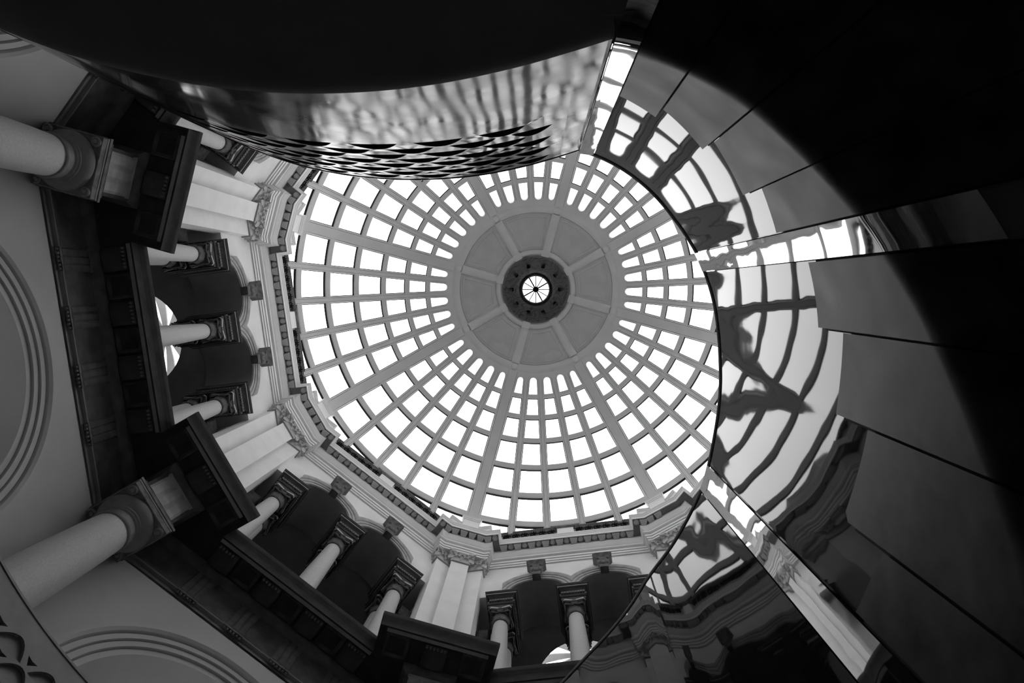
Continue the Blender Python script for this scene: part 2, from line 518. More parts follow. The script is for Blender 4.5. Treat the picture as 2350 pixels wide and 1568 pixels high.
# roof over the ring between the dome foot and the gallery roofs
mb = MB()
aa = [(6.20 * math.cos(2 * PI * i / 64), 6.20 * math.sin(2 * PI * i / 64)) for i in range(64)]
bb = [(7.9 * math.cos(2 * PI * i / 64), 7.9 * math.sin(2 * PI * i / 64)) for i in range(64)]
mb.loft([[(x, y, 17.31) for x, y in aa], [(x, y, 17.31) for x, y in bb], [(x, y, 17.42) for x, y in bb], [(x, y, 17.42) for x, y in aa], [(x, y, 17.31) for x, y in aa]], True)
struct(mb.build('ceiling', 'lead', smooth=30))

mb = MB()
mb.loft([[(x, y, z) for x, y in ring_poly(r)] for r, z in ((11.6, 15.1), (60, 15.1), (60, 15.3), (11.6, 15.3), (11.6, 15.1))], True)
struct(mb.build('floor', 'roof_screen', smooth=30))  # unseen roof plane, added to hide sky below the horizon from the dome bars

# ---------------------------------------------------------------- upper cornice
def upper_path(rc=6.012, wc=.458, lc=.098, ns=5.98):
    uL = (-S8, C8); tL = (C8, S8)
    p0 = (uL[0] * rc, uL[1] * rc)
    B = (p0[0] + tL[0] * wc, p0[1] + tL[1] * wc)
    A = (B[0] + lc, B[1])
    pts = [p0, B, A, (A[0], ns)]
    return pts + [(-x, y) for x, y in pts[::-1]]
UPROF = [(-.2, 15.90), (.01, 15.90), (.01, 15.965), (.0, 15.97), (.0, 15.978), (.028, 15.983), (.028, 16.06), (.016, 16.066), (.016, 16.076), (.046, 16.08), (.046, 16.165), (.036, 16.17), (.036, 16.18), (.062, 16.19), (.088, 16.22), (.088, 16.25), (.0, 16.265), (.0, 16.50), (.02, 16.52), (.012, 16.53), (.03, 16.55), (.055, 16.60), (.045, 16.61), (.06, 16.63), (.075, 16.66), (.075, 16.775)]
UCOR = [(.0, 16.775), (.222, 16.775), (.222, 16.755), (.238, 16.755), (.238, 16.85), (.248, 16.86), (.252, 16.89), (.27, 16.92), (.28, 16.935), (.28, 16.962), (-.2, 16.99)]
def trim_entab(): return MB().sweep(upper_path(), UPROF, caps=False)
def trim_corona():
    mb = MB(); mb.sweep(upper_path(), UCOR, mi=lambda i, j: 1 if j == 0 else 0, caps=False); return mb
def modillion():
    mb = MB()
    pts = [(-.075, 16.70), (-.10, 16.695), (-.14, 16.70), (-.19, 16.725), (-.205, 16.745), (-.205, 16.775), (-.075, 16.775)]
    tw = lambda y: .058 + .03 * (-.075 - y) / .13
    a = [(-tw(y), y, z) for y, z in pts]; b = [(tw(y), y, z) for y, z in pts]
    mb.loft([a, b], True); mb.cap(a[::-1]); mb.cap(b); return mb
def rosette():
    mb = MB()
    mb.lathe([(.068, 0), (.068, -.012), (.055, -.02), (.045, -.012), (.034, -.012), (.03, -.028), (.012, -.034), (.0, -.034)], 20, (0, 0, 0), capt=False)
    return mb
def rosette_petals():
    mb = MB()
    for i in range(8):
        a = i * PI / 4
        mb.leaf((.012 * math.cos(a), .012 * math.sin(a), -.03), (0, 0, -1), (math.cos(a), math.sin(a), 0), (-math.sin(a), math.cos(a), 0), .05, .035, .12)
    return mb
TRIM = {}
tn = 0
for k in ALL:
    tn += 1
    o = shared('uent', trim_entab, 'trim_%d' % tn, 'plaster_white', None, None, 30, side_rz(k)); struct(o); TRIM[k] = o
    c = shared('ucor', trim_corona, 'corona', ['plaster_white', 'coffer'], o, None, 30)
    if k in SEEN:
        for i in range(10):
            shared('modillion', modillion, 'modillion', 'modillion', o, (-1.4625 + .325 * i, 5.98, 0))
        for i in range(9):
            shared('rosette', rosette, 'rosette', 'modillion', o, (-1.3 + .325 * i, 5.98 - .148, 16.775), 40)
            shared('petals', rosette_petals, 'rosette_petals', 'modillion', o, (-1.3 + .325 * i, 5.98 - .148, 16.775), 60)
        # on the projecting piers: one rosette on each flank, brackets on the front
        for s in (-1, 1):
            shared('rosette', rosette, 'rosette', 'modillion', o, (s * 1.64, 5.73 - .148, 16.775))
            shared('petals', rosette_petals, 'rosette_petals', 'modillion', o, (s * 1.64, 5.73 - .148, 16.775))
            shared('modillion', modillion, 'modillion', 'modillion', o, (s * 1.80, 5.73, 0))
            for q in (.10, .30):
                p = Vector((-S8 * 6.012 + C8 * q, C8 * 6.012 + S8 * q, 0))
                if s < 0:
                    shared('modillion', modillion, 'modillion', 'modillion', o, (p.x, p.y, 0), None, PI / 8)
                else:
                    shared('modillion', modillion, 'modillion', 'modillion', o, (-p.x, p.y, 0), None, -PI / 8)
# parapet band with dark palmettes above the cornice
def band():
    mb = MB(); mb.box(-1.72, 1.72, 5.86, 6.1, 16.95, 17.62); return mb
def band_top():
    mb = MB(); mb.sweep([(-1.72, 5.86), (1.72, 5.86)], [(-.2, 17.60), (.02, 17.60), (.03, 17.63), (.045, 17.65), (.045, 17.69), (.06, 17.70), (.06, 17.75), (-.2, 17.76)]); return mb
def palmette():
    mb = MB()
    for i in range(7):
        a = math.radians(-78 + 26 * i)
        mb.leaf((0, 0, 0), (0, -1, 0), (math.sin(a), 0, math.cos(a)), (math.cos(a), 0, -math.sin(a)), .16 - .01 * abs(i - 3), .075, .35)
    return mb
def scroll():
    mb = MB(); pts = []
    for i in range(15):
        a = i * .45; r = .075 * (1 - i / 18)
        pts.append((r * math.cos(a), -.012, r * math.sin(a)))
    mb.tube(pts, .012, 6); return mb
def midblock():
    mb = MB(); mb.cbox(-.20, .20, 5.80, 6.0, 16.95, 17.60, .012); return mb
def midblock_cap():
    mb = MB(); mb.sweep([(-.20, 6.0), (-.20, 5.80), (.20, 5.80), (.20, 6.0)], [(-.19, 17.60), (.01, 17.60), (.02, 17.64), (.035, 17.66), (.035, 17.72), (-.19, 17.74)]); return mb
for k in SEEN:
    o = TRIM[k]
    bd = shared('band', band, 'parapet_band', 'soffit_stone', o)
    shared('bandtop', band_top, 'band_moulding', 'dark_mid', o)
    shared('midblock', midblock, 'centre_block', 'plaster', o)
    shared('midcap', midblock_cap, 'block_cap', 'dark_mid', o)
    for s in (-1, 1):
        for i in range(6):
            x = s * (.34 + i * .215)
            shared('palmette', palmette, 'palmette', 'lead', bd, (x, 5.855, 17.44), 60)
            shared('scroll', scroll, 'scroll', 'dark_mid', bd, (x + .1075, 5.85, 17.45), 60)

# ---------------------------------------------------------------- lower cornice of the ground storey
def lower_path(rf=5.58, hw=.31, ns=5.90):
    uL = (-S8, C8); tL = (C8, S8)
    p0 = (uL[0] * rf, uL[1] * rf)
    A = (p0[0] + tL[0] * hw, p0[1] + tL[1] * hw)
    lam = (ns - A[1]) / uL[1]
    pts = [p0, A, (A[0] + uL[0] * lam, ns)]
    return pts + [(-x, y) for x, y in pts[::-1]]
LPROF = [(-.3, 9.05), (-.02, 9.05), (-.02, 9.17), (.025, 9.175), (.03, 9.19), (.03, 9.22), (0, 9.225), (0, 9.80), (.02, 9.81), (.03, 9.84), (.06, 9.87), (.075, 9.90), (.075, 9.99)]
LCOR = [(0, 9.99), (.49, 9.99), (.49, 9.965), (.525, 9.965), (.525, 10.12), (.53, 10.13), (.535, 10.17), (.548, 10.20), (.555, 10.23), (.555, 10.31), (-.28, 10.335)]
def lower_entab(): return MB().sweep(lower_path(), LPROF, mi=lambda i, j: 1 if j < 4 else 0, caps=False)
def lower_corona(): return MB().sweep(lower_path(), LCOR, caps=False)
def drip():
    mb = MB(); P = lower_path(); pr = [(.45, 9.995), (.45, 9.955), (.50, 9.955), (.50, 9.995)]
    u = lambda a, b, t: (a[0] + (b[0] - a[0]) * t, a[1] + (b[1] - a[1]) * t)
    ext = lambda a, b, d: (b[0] + (b[0] - a[0]) / math.dist(a, b) * d, b[1] + (b[1] - a[1]) / math.dist(a, b) * d)
    mb.sweep([P[0], ext(P[0], P[1], .42)], pr); mb.sweep([ext(P[5], P[4], .42), P[5]], pr)
    mb.sweep([(P[2][0] + .80, P[2][1]), (P[3][0] - .80, P[3][1])], pr)
    return mb
def triglyph():
    mb = MB()
    for i in (-1, 0, 1):
        x = i * .10
        a = [(x - .05, 0.0), (x - .05, -.012), (x - .03, -.03), (x + .03, -.03), (x + .05, -.012), (x + .05, 0.0)]
        mb.prism(a, 9.225, 9.76)
    mb.box(-.16, .16, -.036, 0, 9.76, 9.80)
    return mb
def guttae():
    mb = MB(); mb.box(-.155, .155, -.05, 0, 9.145, 9.172)
    for i in range(6):
        x = -.125 + i * .05
        mb.lathe([(.016, 9.105), (.011, 9.146)], 8, (x, -.028, 0))
    return mb
def mutule():
    mb = MB()
    mb.cbox(-.165, .165, -.43, -.09, 9.93, 9.99, .012)
    mb.box(-.13, .13, -.40, -.13, 9.918, 9.932)
    return mb
def mutule_beads():
    mb = MB()
    for i in range(6):
        mb.lathe([(.008, 9.895), (.017, 9.905), (.02, 9.932)], 8, (-.13 + i * .052, -.455 + .05, 0))
    return mb
def coffer():
    mb = MB()
    mb.sweep([(-.17, -.10), (-.17, -.44), (.17, -.44), (.17, -.10), (-.17, -.10)][::-1], [(0, 9.992), (0, 9.955), (.02, 9.955), (.035, 9.975), (.05, 9.975), (.05, 9.992)], caps=False)
    return mb
LT = {}
for k in ALL:
    tn += 1
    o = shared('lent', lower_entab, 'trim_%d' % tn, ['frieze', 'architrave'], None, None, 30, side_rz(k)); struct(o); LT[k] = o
    shared('lcor', lower_corona, 'corona', 'dark_face', o, None, 30)
    shared('drip', drip, 'drip_strip', 'capital', o)
    if k in SEEN:
        for x in (-1.122, -.374, .374, 1.122):
            shared('triglyph', triglyph, 'triglyph', 'triglyph', o, (x, 5.90, 0))
            shared('guttae', guttae, 'guttae', 'dark_mid', o, (x, 5.90, 0), 40)
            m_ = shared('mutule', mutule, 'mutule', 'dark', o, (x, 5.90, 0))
            shared('mbeads', mutule_beads, 'bead_row', 'dark_mid', m_, None, 40)
        for x in (-.748, 0, .748):
            shared('coffer', coffer, 'coffer_frame', 'dark', o, (x, 5.90, 0))
# piers: triglyph, guttae, mutule on the projecting blocks over the big columns
for pk, owner in ((7, 6.5), (6, 5.5), (5, 4.5), (4, 4.5)):
    o = LT[owner]
    rel = side_rz(pk) - side_rz(owner)
    p = Matrix.Rotation(rel, 3, 'Z') @ Vector((0, 5.58, 0))
    shared('triglyph_pale', lambda: triglyph(), 'triglyph', 'fillet', o, p, None, rel).scale = (1.75, 1, 1)
    shared('guttae', guttae, 'guttae', 'dark_mid', o, p, None, rel)
    m_ = shared('mutule', mutule, 'mutule', 'dark', o, p, None, rel)
    shared('mbeads', mutule_beads, 'bead_row', 'dark_mid', m_)
    for s in (-1, 1):
        p2 = Matrix.Rotation(rel, 3, 'Z') @ Vector((s * .55, 5.58, 0))
        shared('coffer', coffer, 'coffer_frame', 'dark', o, p2, None, rel)

# ---------------------------------------------------------------- ground storey walls with great arches
GR = 1.35; GZ = 6.90; GN = 5.92
def ground_wall():
    mb = MB()
    arch_face(mb, -2.45, 2.45, 3.4, 9.1, GN, [(0, GZ, GR)], n=40)
    arch_face(mb, -3.2, 3.2, 3.4, 9.1, 7.4, [(0, GZ, GR)], n=40)
    arch_soffit(mb, 0, GZ, GR, GN, 7.4, 3.4, n=40)
    return mb
def ground_archivolt():
    prof = [(GR, 0.0), (GR, -.03), (1.425, -.03), (1.43, -.015), (1.437, -.015), (1.44, -.06), (1.515, -.06), (1.52, -.04), (1.527, -.04), (1.53, -.085), (1.60, -.085), (1.605, -.06), (1.615, -.06), (1.625, -.11), (1.66, -.135), (1.69, -.135), (1.69, 0.0)]
    mb = MB(); n = 48
    mb.loft([[(-r * math.cos(PI * i / n), GN + d, GZ + r * math.sin(PI * i / n)) for i in range(n + 1)] for r, d in prof], False)
    for s in (-1, 1):
        mb.loft([[(s * r, GN + d, 3.4), (s * r, GN + d, GZ)] for r, d in prof], False)
    return mb
def ground_room():
    mb = MB(); t = math.tan(PI / 8)
    mb.add([(-3.4, 9.3, 3.4), (3.4, 9.3, 3.4), (3.4, 9.3, 9.1), (-3.4, 9.3, 9.1)], [(0, 1, 2, 3)])
    n = 24
    mb.loft([[(-2.2 * math.cos(PI * i / n), y, 6.6 + 2.0 * math.sin(PI * i / n)) for i in range(n + 1)] for y in (7.4, 9.3)], False)
    for s in (-1, 1):
        mb.add([(s * 2.2, 7.4, 3.4), (s * 2.2, 9.3, 3.4), (s * 2.2, 9.3, 6.6), (s * 2.2, 7.4, 6.6)], [(0, 1, 2, 3)])
    return mb
for k in ALL:
    o = shared('gwall', ground_wall, 'wall_%s_ground' % WORD[k], 'plaster_ground', None, None, None, side_rz(k)); struct(o)
    shared('garch', ground_archivolt, 'archivolt', 'plaster_ground', o, None, 35)
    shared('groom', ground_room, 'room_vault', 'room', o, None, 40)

# ================================================================ GLASS DOME
RD, ZD = 7.0, 14.0
def sp(phi, th, d=0.0, x=0.0):
    r = RD + d
    return (r * math.sin(th) * math.cos(phi) - x * math.sin(phi), r * math.sin(th) * math.sin(phi) + x * math.cos(phi), ZD + r * math.cos(th))
D2R = PI / 180
TB = [24.93 * D2R, 29.80 * D2R, 35.35 * D2R, 41.74 * D2R, 48.56 * D2R, 55.57 * D2R, 62.3 * D2R]   # ring bars, crown to foot
T_SLOT = 20.37 * D2R
DEL = 9.70 * D2R; STEP = (45 * D2R - 2 * DEL) / 3
RIBS = [0, DEL, DEL + STEP, DEL + 2 * STEP, DEL + 3 * STEP, 45 * D2R]
dome = thing('glass_dome', 'round glazed dome with pale ribs over the whole hall', 'dome', loc=(0, 0, 0), rz=PHI)

def rib_mesh(w, t0, t1, step=.022):
    mb = MB(); n = 36
    e = min(.03, w * .3)
    prof = [(-w - .016, .13), (-w - .016, .07), (-w, .045), (-w + e * .5, .040), (-w + e * .6, .012), (-w + e * 1.3, .012), (-w + e * 1.45, .028), (-w + e * 1.7, .0), (w - e * 1.7, .0), (w - e * 1.45, .028), (w - e * 1.3, .012), (w - e * .6, .012), (w - e * .5, .040), (w, .045), (w + .016, .07), (w + .016, .13)]
    rings = [[sp(0, t0 + (t1 - t0) * i / n, d, x) for x, d in prof] for i in range(n + 1)]
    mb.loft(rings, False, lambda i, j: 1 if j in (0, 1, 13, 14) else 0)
    mb.loft([[r[-1] for r in rings], [r[0] for r in rings]], False, 1)
    mb.cap(rings[0]); mb.cap(rings[-1]); return mb
def main_rib(): return rib_mesh(.168, 19.6 * D2R, 62.6 * D2R)
def thin_rib(): return rib_mesh(.084, 20.8 * D2R, 62.6 * D2R)
for q in range(8):
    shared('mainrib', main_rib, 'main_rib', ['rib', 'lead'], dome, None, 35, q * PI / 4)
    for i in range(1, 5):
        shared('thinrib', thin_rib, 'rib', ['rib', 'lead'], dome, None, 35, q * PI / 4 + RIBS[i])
def ring_bar(t, w=.055, n=160):
    mb = MB(); h = w / RD
    prof = [(-h, .12), (-h, .05), (-h, .025), (-h * .75, .015), (h * .75, .015), (h, .03), (h, .045), (h, .12)]
    rings = [[sp(2 * PI * i / n, t + a, d) for a, d in prof] for i in range(n)]
    rings.append(rings[0])
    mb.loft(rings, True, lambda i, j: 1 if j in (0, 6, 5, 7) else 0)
    return mb
for j, t in enumerate(TB):
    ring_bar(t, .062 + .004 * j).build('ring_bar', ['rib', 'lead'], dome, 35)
# panes, one object each; rows from the slots at the crown to the foot
ROWS = [(T_SLOT + .004, TB[0])] + list(zip(TB[:-1], TB[1:]))
def pane_mesh(r, c):
    t0, t1 = ROWS[r]; mb = MB()
    a0, a1 = RIBS[c], RIBS[c + 1]
    rows = []
    for i in range(3):
        t = t0 + (t1 - t0) * i / 2
        rows.append([sp(a0, t, .105), sp((a0 + a1) / 2, t, .105), sp(a1, t, .105), sp(a1, t, .117), sp((a0 + a1) / 2, t, .117), sp(a0, t, .117)])
    mb.loft(rows, True); mb.cap(rows[0][::-1]); mb.cap(rows[-1]); return mb
for r in range(7):
    for c in range(5):
        for q in range(8):
            shared('pane%d_%d' % (r, c), lambda: pane_mesh(r, c), 'pane', 'glass', dome, None, None, q * PI / 4)
# plaster ring with round-ended slots
def crown_ring():
    mb = MB()
    ta, tb = 17.9 * D2R, TB[0]
    for q in range(8):
        for c in range(5):
            a0, a1 = q * PI / 4 + RIBS[c], q * PI / 4 + RIBS[c + 1]
            h0 = .168 if c == 0 else .080
            h1 = .168 if c == 4 else .080
            tc = 21.3 * D2R
            rr = RD * math.sin(tc)
            s0, s1 = a0 + (h0 + .015) / rr, a1 - (h1 + .015) / rr
            mid, hw = (s0 + s1) / 2, (s1 - s0) / 2
            inner = []; outer = []
            for i in range(4):
                t = tb + (tc - tb) * i / 4
                r2 = RD * math.sin(t)
                inner.append((a1 - (h1 + .015 * (1 - 0)) / r2, t)); outer.append((a1, t))
            for i in range(13):
                w = PI * i / 12
                inner.append((mid + hw * math.cos(w), tc - hw * math.sin(w) * math.sin(tc)))
                e = abs(math.cos(w)); s_ = 1 if math.cos(w) > 0 else -1
                if i < 3: outer.append((a1, tc + (ta - tc) * i / 3))
                elif i > 9: outer.append((a0, tc + (ta - tc) * (12 - i) / 3))
                else: outer.append((a1 + (a0 - a1) * (i - 3) / 6, ta))
            for i in range(3, -1, -1):
                t = tb + (tc - tb) * i / 4
                r2 = RD * math.sin(t)
                inner.append((a0 + (h0 + .015) / r2, t)); outer.append((a0, t))
            mb.loft([[sp(p, t, .03) for p, t in outer], [sp(p, t, .02) for p, t in inner], [sp(p, t, .10) for p, t in inner]], False)
            mb.loft([[sp(p, t, .10) for p, t in inner], [sp(p, t, .14) for p, t in inner]], False, 1)
    return mb
crown_ring().build('crown_ring', ['rib', 'lead'], dome, 30)
def crown_back():
    mb = MB()
    pts = [(7.6, .07), (17.95, .07), (19.0, .12), (19.0, .2), (7.6, .2)]
    mb.lathe([((RD + d) * math.sin(t * D2R), ZD + (RD + d) * math.cos(t * D2R)) for t, d in pts], 96, capt=False); return mb
crown_back().build('crown_shell', 'crown', dome, 30)
def ring_mould(t0, t1, bulge):
    mb = MB(); n = 9
    pts = [(t0, .08)] + [(t0 + (t1 - t0) * i / n, .03 - bulge * math.sin(PI * i / n)) for i in range(n + 1)] + [(t1, .08)]
    mb.lathe([((RD + d) * math.sin(t * D2R), ZD + (RD + d) * math.cos(t * D2R)) for t, d in pts], 96, capt=False); return mb
ring_mould(17.6, 19.5, .035).build('outer_ring_moulding', 'rib', dome, 30)
ring_mould(7.6, 9.1, .04).build('inner_ring_moulding', 'rib', dome, 30)
def radial_mould():
    mb = MB(); n = 10
    prof = [(-.12, .08), (-.12, .03), (-.09, .0), (-.045, -.02), (.045, -.02), (.09, .0), (.12, .03), (.12, .08)]
    rings = [[sp(0, (9.0 + 8.7 * i / n) * D2R, d, x * (.9 + .1 * i / n)) for x, d in prof] for i in range(n + 1)]
    mb.loft(rings, False); return mb
def crown_panel():
    mb = MB(); n = 10
    t0, t1 = 9.3 * D2R, 17.5 * D2R
    def rect(e, d):
        P = []
        ta, tb_ = t0 + e / RD, t1 - e / RD
        ang = lambda t, s: s * (PI / 8 - (.13 + e) / (RD * math.sin(t)))
        for i in range(n): P.append(sp(PI / 8 + ang(ta, -1 + 2 * i / n), ta, d))
        for i in range(n): t = ta + (tb_ - ta) * i / n; P.append(sp(PI / 8 + ang(t, 1), t, d))
        for i in range(n): P.append(sp(PI / 8 + ang(tb_, 1 - 2 * i / n), tb_, d))
        for i in range(n): t = tb_ + (ta - tb_) * i / n; P.append(sp(PI / 8 + ang(t, -1), t, d))
        return P
    mb.loft([rect(0, .07), rect(0, .045), rect(.05, .04), rect(.07, .025), rect(.10, .025), rect(.12, .05)], True)
    last = rect(.12, .05); n4 = len(last)
    cen = [sp(PI / 8, (t0 + t1) / 2, .05)]
    o = mb.add(last + cen, [(i, (i + 1) % n4, n4) for i in range(n4)])
    return mb
def knob():
    mb = MB(); t = 18.53 * D2R
    mb.lathe([(.0, -.035), (.05, -.033), (.08, -.02), (.095, .0), (.10, .05)], 20, capt=False)
    m = Matrix.Rotation(t, 3, 'Y')
    base = Vector(sp(0, t, 0))
    mb.v = [tuple(base + m @ Vector(p)) for p in mb.v]
    return mb
def collar():
    mb = MB()
    a = [(-.10, -.0), (.10, 0.0)]
    rings = [[sp(0, t * D2R, d, x) for x, d in ((-.105, .06), (-.105, -.022), (.105, -.022), (.105, .06))] for t in (7.75, 9.25)]
    mb.loft(rings, True); mb.cap(rings[0][::-1]); mb.cap(rings[1]); return mb
for q in range(8):
    shared('radial', radial_mould, 'radial_moulding', 'rib', dome, None, 35, q * PI / 4)
    shared('cpanel', crown_panel, 'crown_panel', 'crown', dome, None, 30, q * PI / 4)
    shared('knob', knob, 'knob', 'rib', dome, None, 30, q * PI / 4)
    shared('collar', collar, 'collar', 'rib', dome, None, None, q * PI / 4)
# lantern: dark painted funnel with round holes, little round light at the top
fun = MB(); fun.lathe([(.925, 20.90), (.93, 21.02), (.905, 21.06), (.76, 21.33), (.58, 21.60), (.42, 21.80), (.42, 22.1), (.5, 22.12), (.98, 21.2), (.98, 20.92)], 64, capt=False)
funnel = fun.build('lantern_funnel', 'swirl', dome, 40)
def vent():
    mb = MB()
    mb.lathe([(.055, .0), (.055, -.02), (.04, -.03), (.035, -.005), (.0, -.005)], 14, capt=False)
    m = Matrix.Rotation(math.radians(-58), 3, 'Y')
    mb.v = [tuple(Vector((.66, 0, 21.47)) + m @ Vector(p)) for p in mb.v]
    return mb
for i in range(10):
    shared('vent', vent, 'vent', 'gap_black', funnel, None, 30, i * PI / 5 + .2)
lr = MB(); lr.lathe([(.46, 21.78), (.41, 21.76), (.385, 21.80), (.385, 21.96), (.46, 21.96), (.46, 21.78)], 40, capt=False)
lr.build('lantern_ring', 'dark_mid', dome, 30)
lp = MB(); lp.lathe([(.39, 21.94), (.39, 21.95)], 40); lp.build('lantern_pane', 'glass', dome)
hb = MB(); hb.lathe([(.03, 21.74), (.085, 21.76), (.09, 21.80), (.07, 21.86)], 12); hb.build('lantern_hub', 'lead', dome, 30)
for i in range(12):
    shared('lspoke%d' % (i % 3 == 0), lambda: MB().box(.05, .385, -.013 - .007 * (i % 3 == 0), .013 + .007 * (i % 3 == 0), 21.82, 21.86), 'lantern_spoke', 'lead', dome, None, None, i * PI / 6)

# ================================================================ PILASTER PIERS
def face_leaves(mb, c, ux, w, z0, h, ny):
    # carved capital on a flat face: c = left corner, ux = direction along the face, ny = direction out of it
    ux = Vector((ux[0], ux[1], 0)); ny = Vector((ny[0], ny[1], 0)); c = Vector((c[0], c[1], 0)); up = Vector((0, 0, 1))
    rows = ((2, 0.0, .46, .9), (3, .22, .44, .75), (2, .45, .40, .6))
    for m_, zz, hh, ww in rows:
        for i in range(m_):
            x = w * (i + .5) / m_ if m_ == 2 else w * i / (m_ - 1)
            mb.leaf(c + ux * x + up * (z0 + h * zz) + ny * (.005 + .05 * zz), ny, up, ux, h * hh, w / 2 * ww, .55)
    for e, s in ((0, 1), (1, -1)):
        ctr = c + ux * (w * e - s * .015) + up * (z0 + h * .84) + ny * .085
        pts = []
        for i in range(12):
            a = i * .55; r = .06 * (1 - i / 14)
            pts.append(ctr + ux * (s * r * math.cos(a)) + up * (r * math.sin(a)) + ny * .01)
        mb.tube(pts, .016, 6)
    ctr = c + ux * (w / 2) + up * (z0 + h * .86) + ny * .08
    for i in range(6):
        a = i * PI / 3
        d = ux * math.cos(a) + up * math.sin(a)
        mb.leaf(ctr, ny, d, ux * -math.sin(a) + up * math.cos(a), .05, .045, .2)
CF = 6.084; CW = .194; CZ0, CZ1 = 15.50, 15.90
FI = (.19, 6.239); FO = (.504, 6.109)
def pier_center(): return MB().prism([(-CW, CF), (CW, CF), (CW, 6.46), (-CW, 6.46)], 10.30, CZ0)
def pier_flank(s):
    p = [FI, FO, (FO[0] + .115, FO[1] + .277), (FI[0] + .1, FI[1] + .3)]
    return MB().prism([(s * x, y) for x, y in p], 10.30, CZ0)
def astragal():
    path = [(-.619, 6.386), (-FO[0], FO[1]), (-FI[0] - .006, FI[1]), (-CW, CF + .12), (-CW, CF), (CW, CF), (CW, CF + .12), (FI[0] + .006, FI[1]), (FO[0], FO[1]), (.619, 6.386)]
    path = [path[0], path[1], path[2], path[4], path[5], path[7], path[8], path[9]]
    mb = MB()
    for a, b in ((0, 2), (3, 4), (5, 7)):
        mb.sweep(path[a:b + 1], [(-.02, CZ0 - .015), (.02, CZ0 - .01), (.032, CZ0 + .005), (.02, CZ0 + .03), (-.02, CZ0 + .035)])
    return mb
def capital_bell(which):
    mb = MB()
    def bell(p, back):
        rings = []
        for i in range(7):
            u = i / 6; e = .01 + .085 * u ** 2.2
            z = CZ0 + .03 + (CZ1 - CZ0 - .10) * u
            (ax, ay), (bx, by) = p
            L = math.hypot(bx - ax, by - ay); tx, ty = (bx - ax) / L, (by - ay) / L; nx, ny = ty, -tx
            rings.append([(ax - tx * e + nx * e, ay - ty * e + ny * e, z), (bx + tx * e + nx * e, by + ty * e + ny * e, z), (bx + tx * e - nx * back, by + ty * e - ny * back, z), (ax - tx * e - nx * back, ay - ty * e - ny * back, z)])
        mb.loft(rings, True); mb.cap(rings[-1]); mb.cap(rings[0][::-1])
    if which == 0: bell(((-CW, CF), (CW, CF)), .3)
    else:
        p = (FI, FO) if which > 0 else ((-FO[0], FO[1]), (-FI[0], FI[1]))
        bell(p, .25)
    return mb
def capital_foliage(which):
    mb = MB(); h = CZ1 - CZ0 - .05
    if which == 0: face_leaves(mb, (-CW, CF), (1, 0), 2 * CW, CZ0 + .03, h, (0, -1))
    else:
        L = math.hypot(FO[0] - FI[0], FO[1] - FI[1])
        d = ((FO[0] - FI[0]) / L, (FO[1] - FI[1]) / L)
        if which > 0: face_leaves(mb, FI, d, L, CZ0 + .03, h, (d[1], -d[0]))
        else: face_leaves(mb, (-FO[0], FO[1]), (d[0], -d[1]), L, CZ0 + .03, h, (-d[1], -d[0]))
        # return side of the flank
        s = 1 if which > 0 else -1
        face_leaves(mb, (s * FO[0], FO[1]), (s * .3827, .924), .24, CZ0 + .03, h, (s * .924, -.3827))
    return mb
def abacus_piece(which):
    mb = MB()
    prof = [(-.2, CZ1 - .07), (.085, CZ1 - .07), (.10, CZ1 - .05), (.10, CZ1 - .03), (.12, CZ1 - .015), (.12, CZ1 + .005), (-.2, CZ1 + .005)]
    if which == 0: path = [(-CW, CF + .2), (-CW, CF), (-CW * .5, CF + .03), (0, CF + .04), (CW * .5, CF + .03), (CW, CF), (CW, CF + .2)]
    else: path = [FI, ((FI[0] + FO[0]) / 2 + .012, (FI[1] + FO[1]) / 2 + .03), FO, (FO[0] + .115, FO[1] + .277)]
    if which < 0: path = [(-x, y) for x, y in path[::-1]]
    mb.sweep(path, [(min(d, .1), z) for d, z in prof]); return mb
def pedestal_c():
    mb = MB(); mb.cbox(-.20, .20, 5.86, 6.2, 16.95, 17.80, .012); return mb
def pedestal_cap():
    mb = MB(); mb.sweep([(-.20, 6.2), (-.20, 5.86), (.20, 5.86), (.20, 6.2)], [(-.2, 17.74), (.01, 17.74), (.02, 17.78), (.04, 17.80), (.04, 17.86), (.05, 17.87), (.05, 17.92), (-.2, 17.93)]); return mb
def pedestal_f(s):
    mb = MB(); d = (.924, -.3827); nn = (.3827, .924)
    a = (.205, 6.0); b = (a[0] + d[0] * .30, a[1] + d[1] * .30)
    mb.prism([(s * x, y) for x, y in (a, b, (b[0] + nn[0] * .25, b[1] + nn[1] * .25), (a[0] + nn[0] * .25, a[1] + nn[1] * .25))], 16.95, 17.70); return mb
def pedestal_fcap(s):
    mb = MB(); d = (.924, -.3827); nn = (.3827, .924)
    a = (.205, 6.0); b = (a[0] + d[0] * .30, a[1] + d[1] * .30)
    path = [a, b, (b[0] + nn[0] * .25, b[1] + nn[1] * .25)]
    if s < 0: path = [(-x, y) for x, y in path[::-1]]
    mb.sweep(path, [(-.1, 17.64), (.01, 17.64), (.02, 17.68), (.035, 17.70), (.035, 17.77), (-.1, 17.79)]); return mb
PSAY = {7: 'white pilaster cluster with carved capitals nearest the scale-pierced parapet', 6: 'white pilaster cluster between the left and lower left arcades', 5: 'white pilaster cluster between the lower left and bottom arcades', 4: 'white pilaster capital half hidden behind the dark glossy stair wall'}
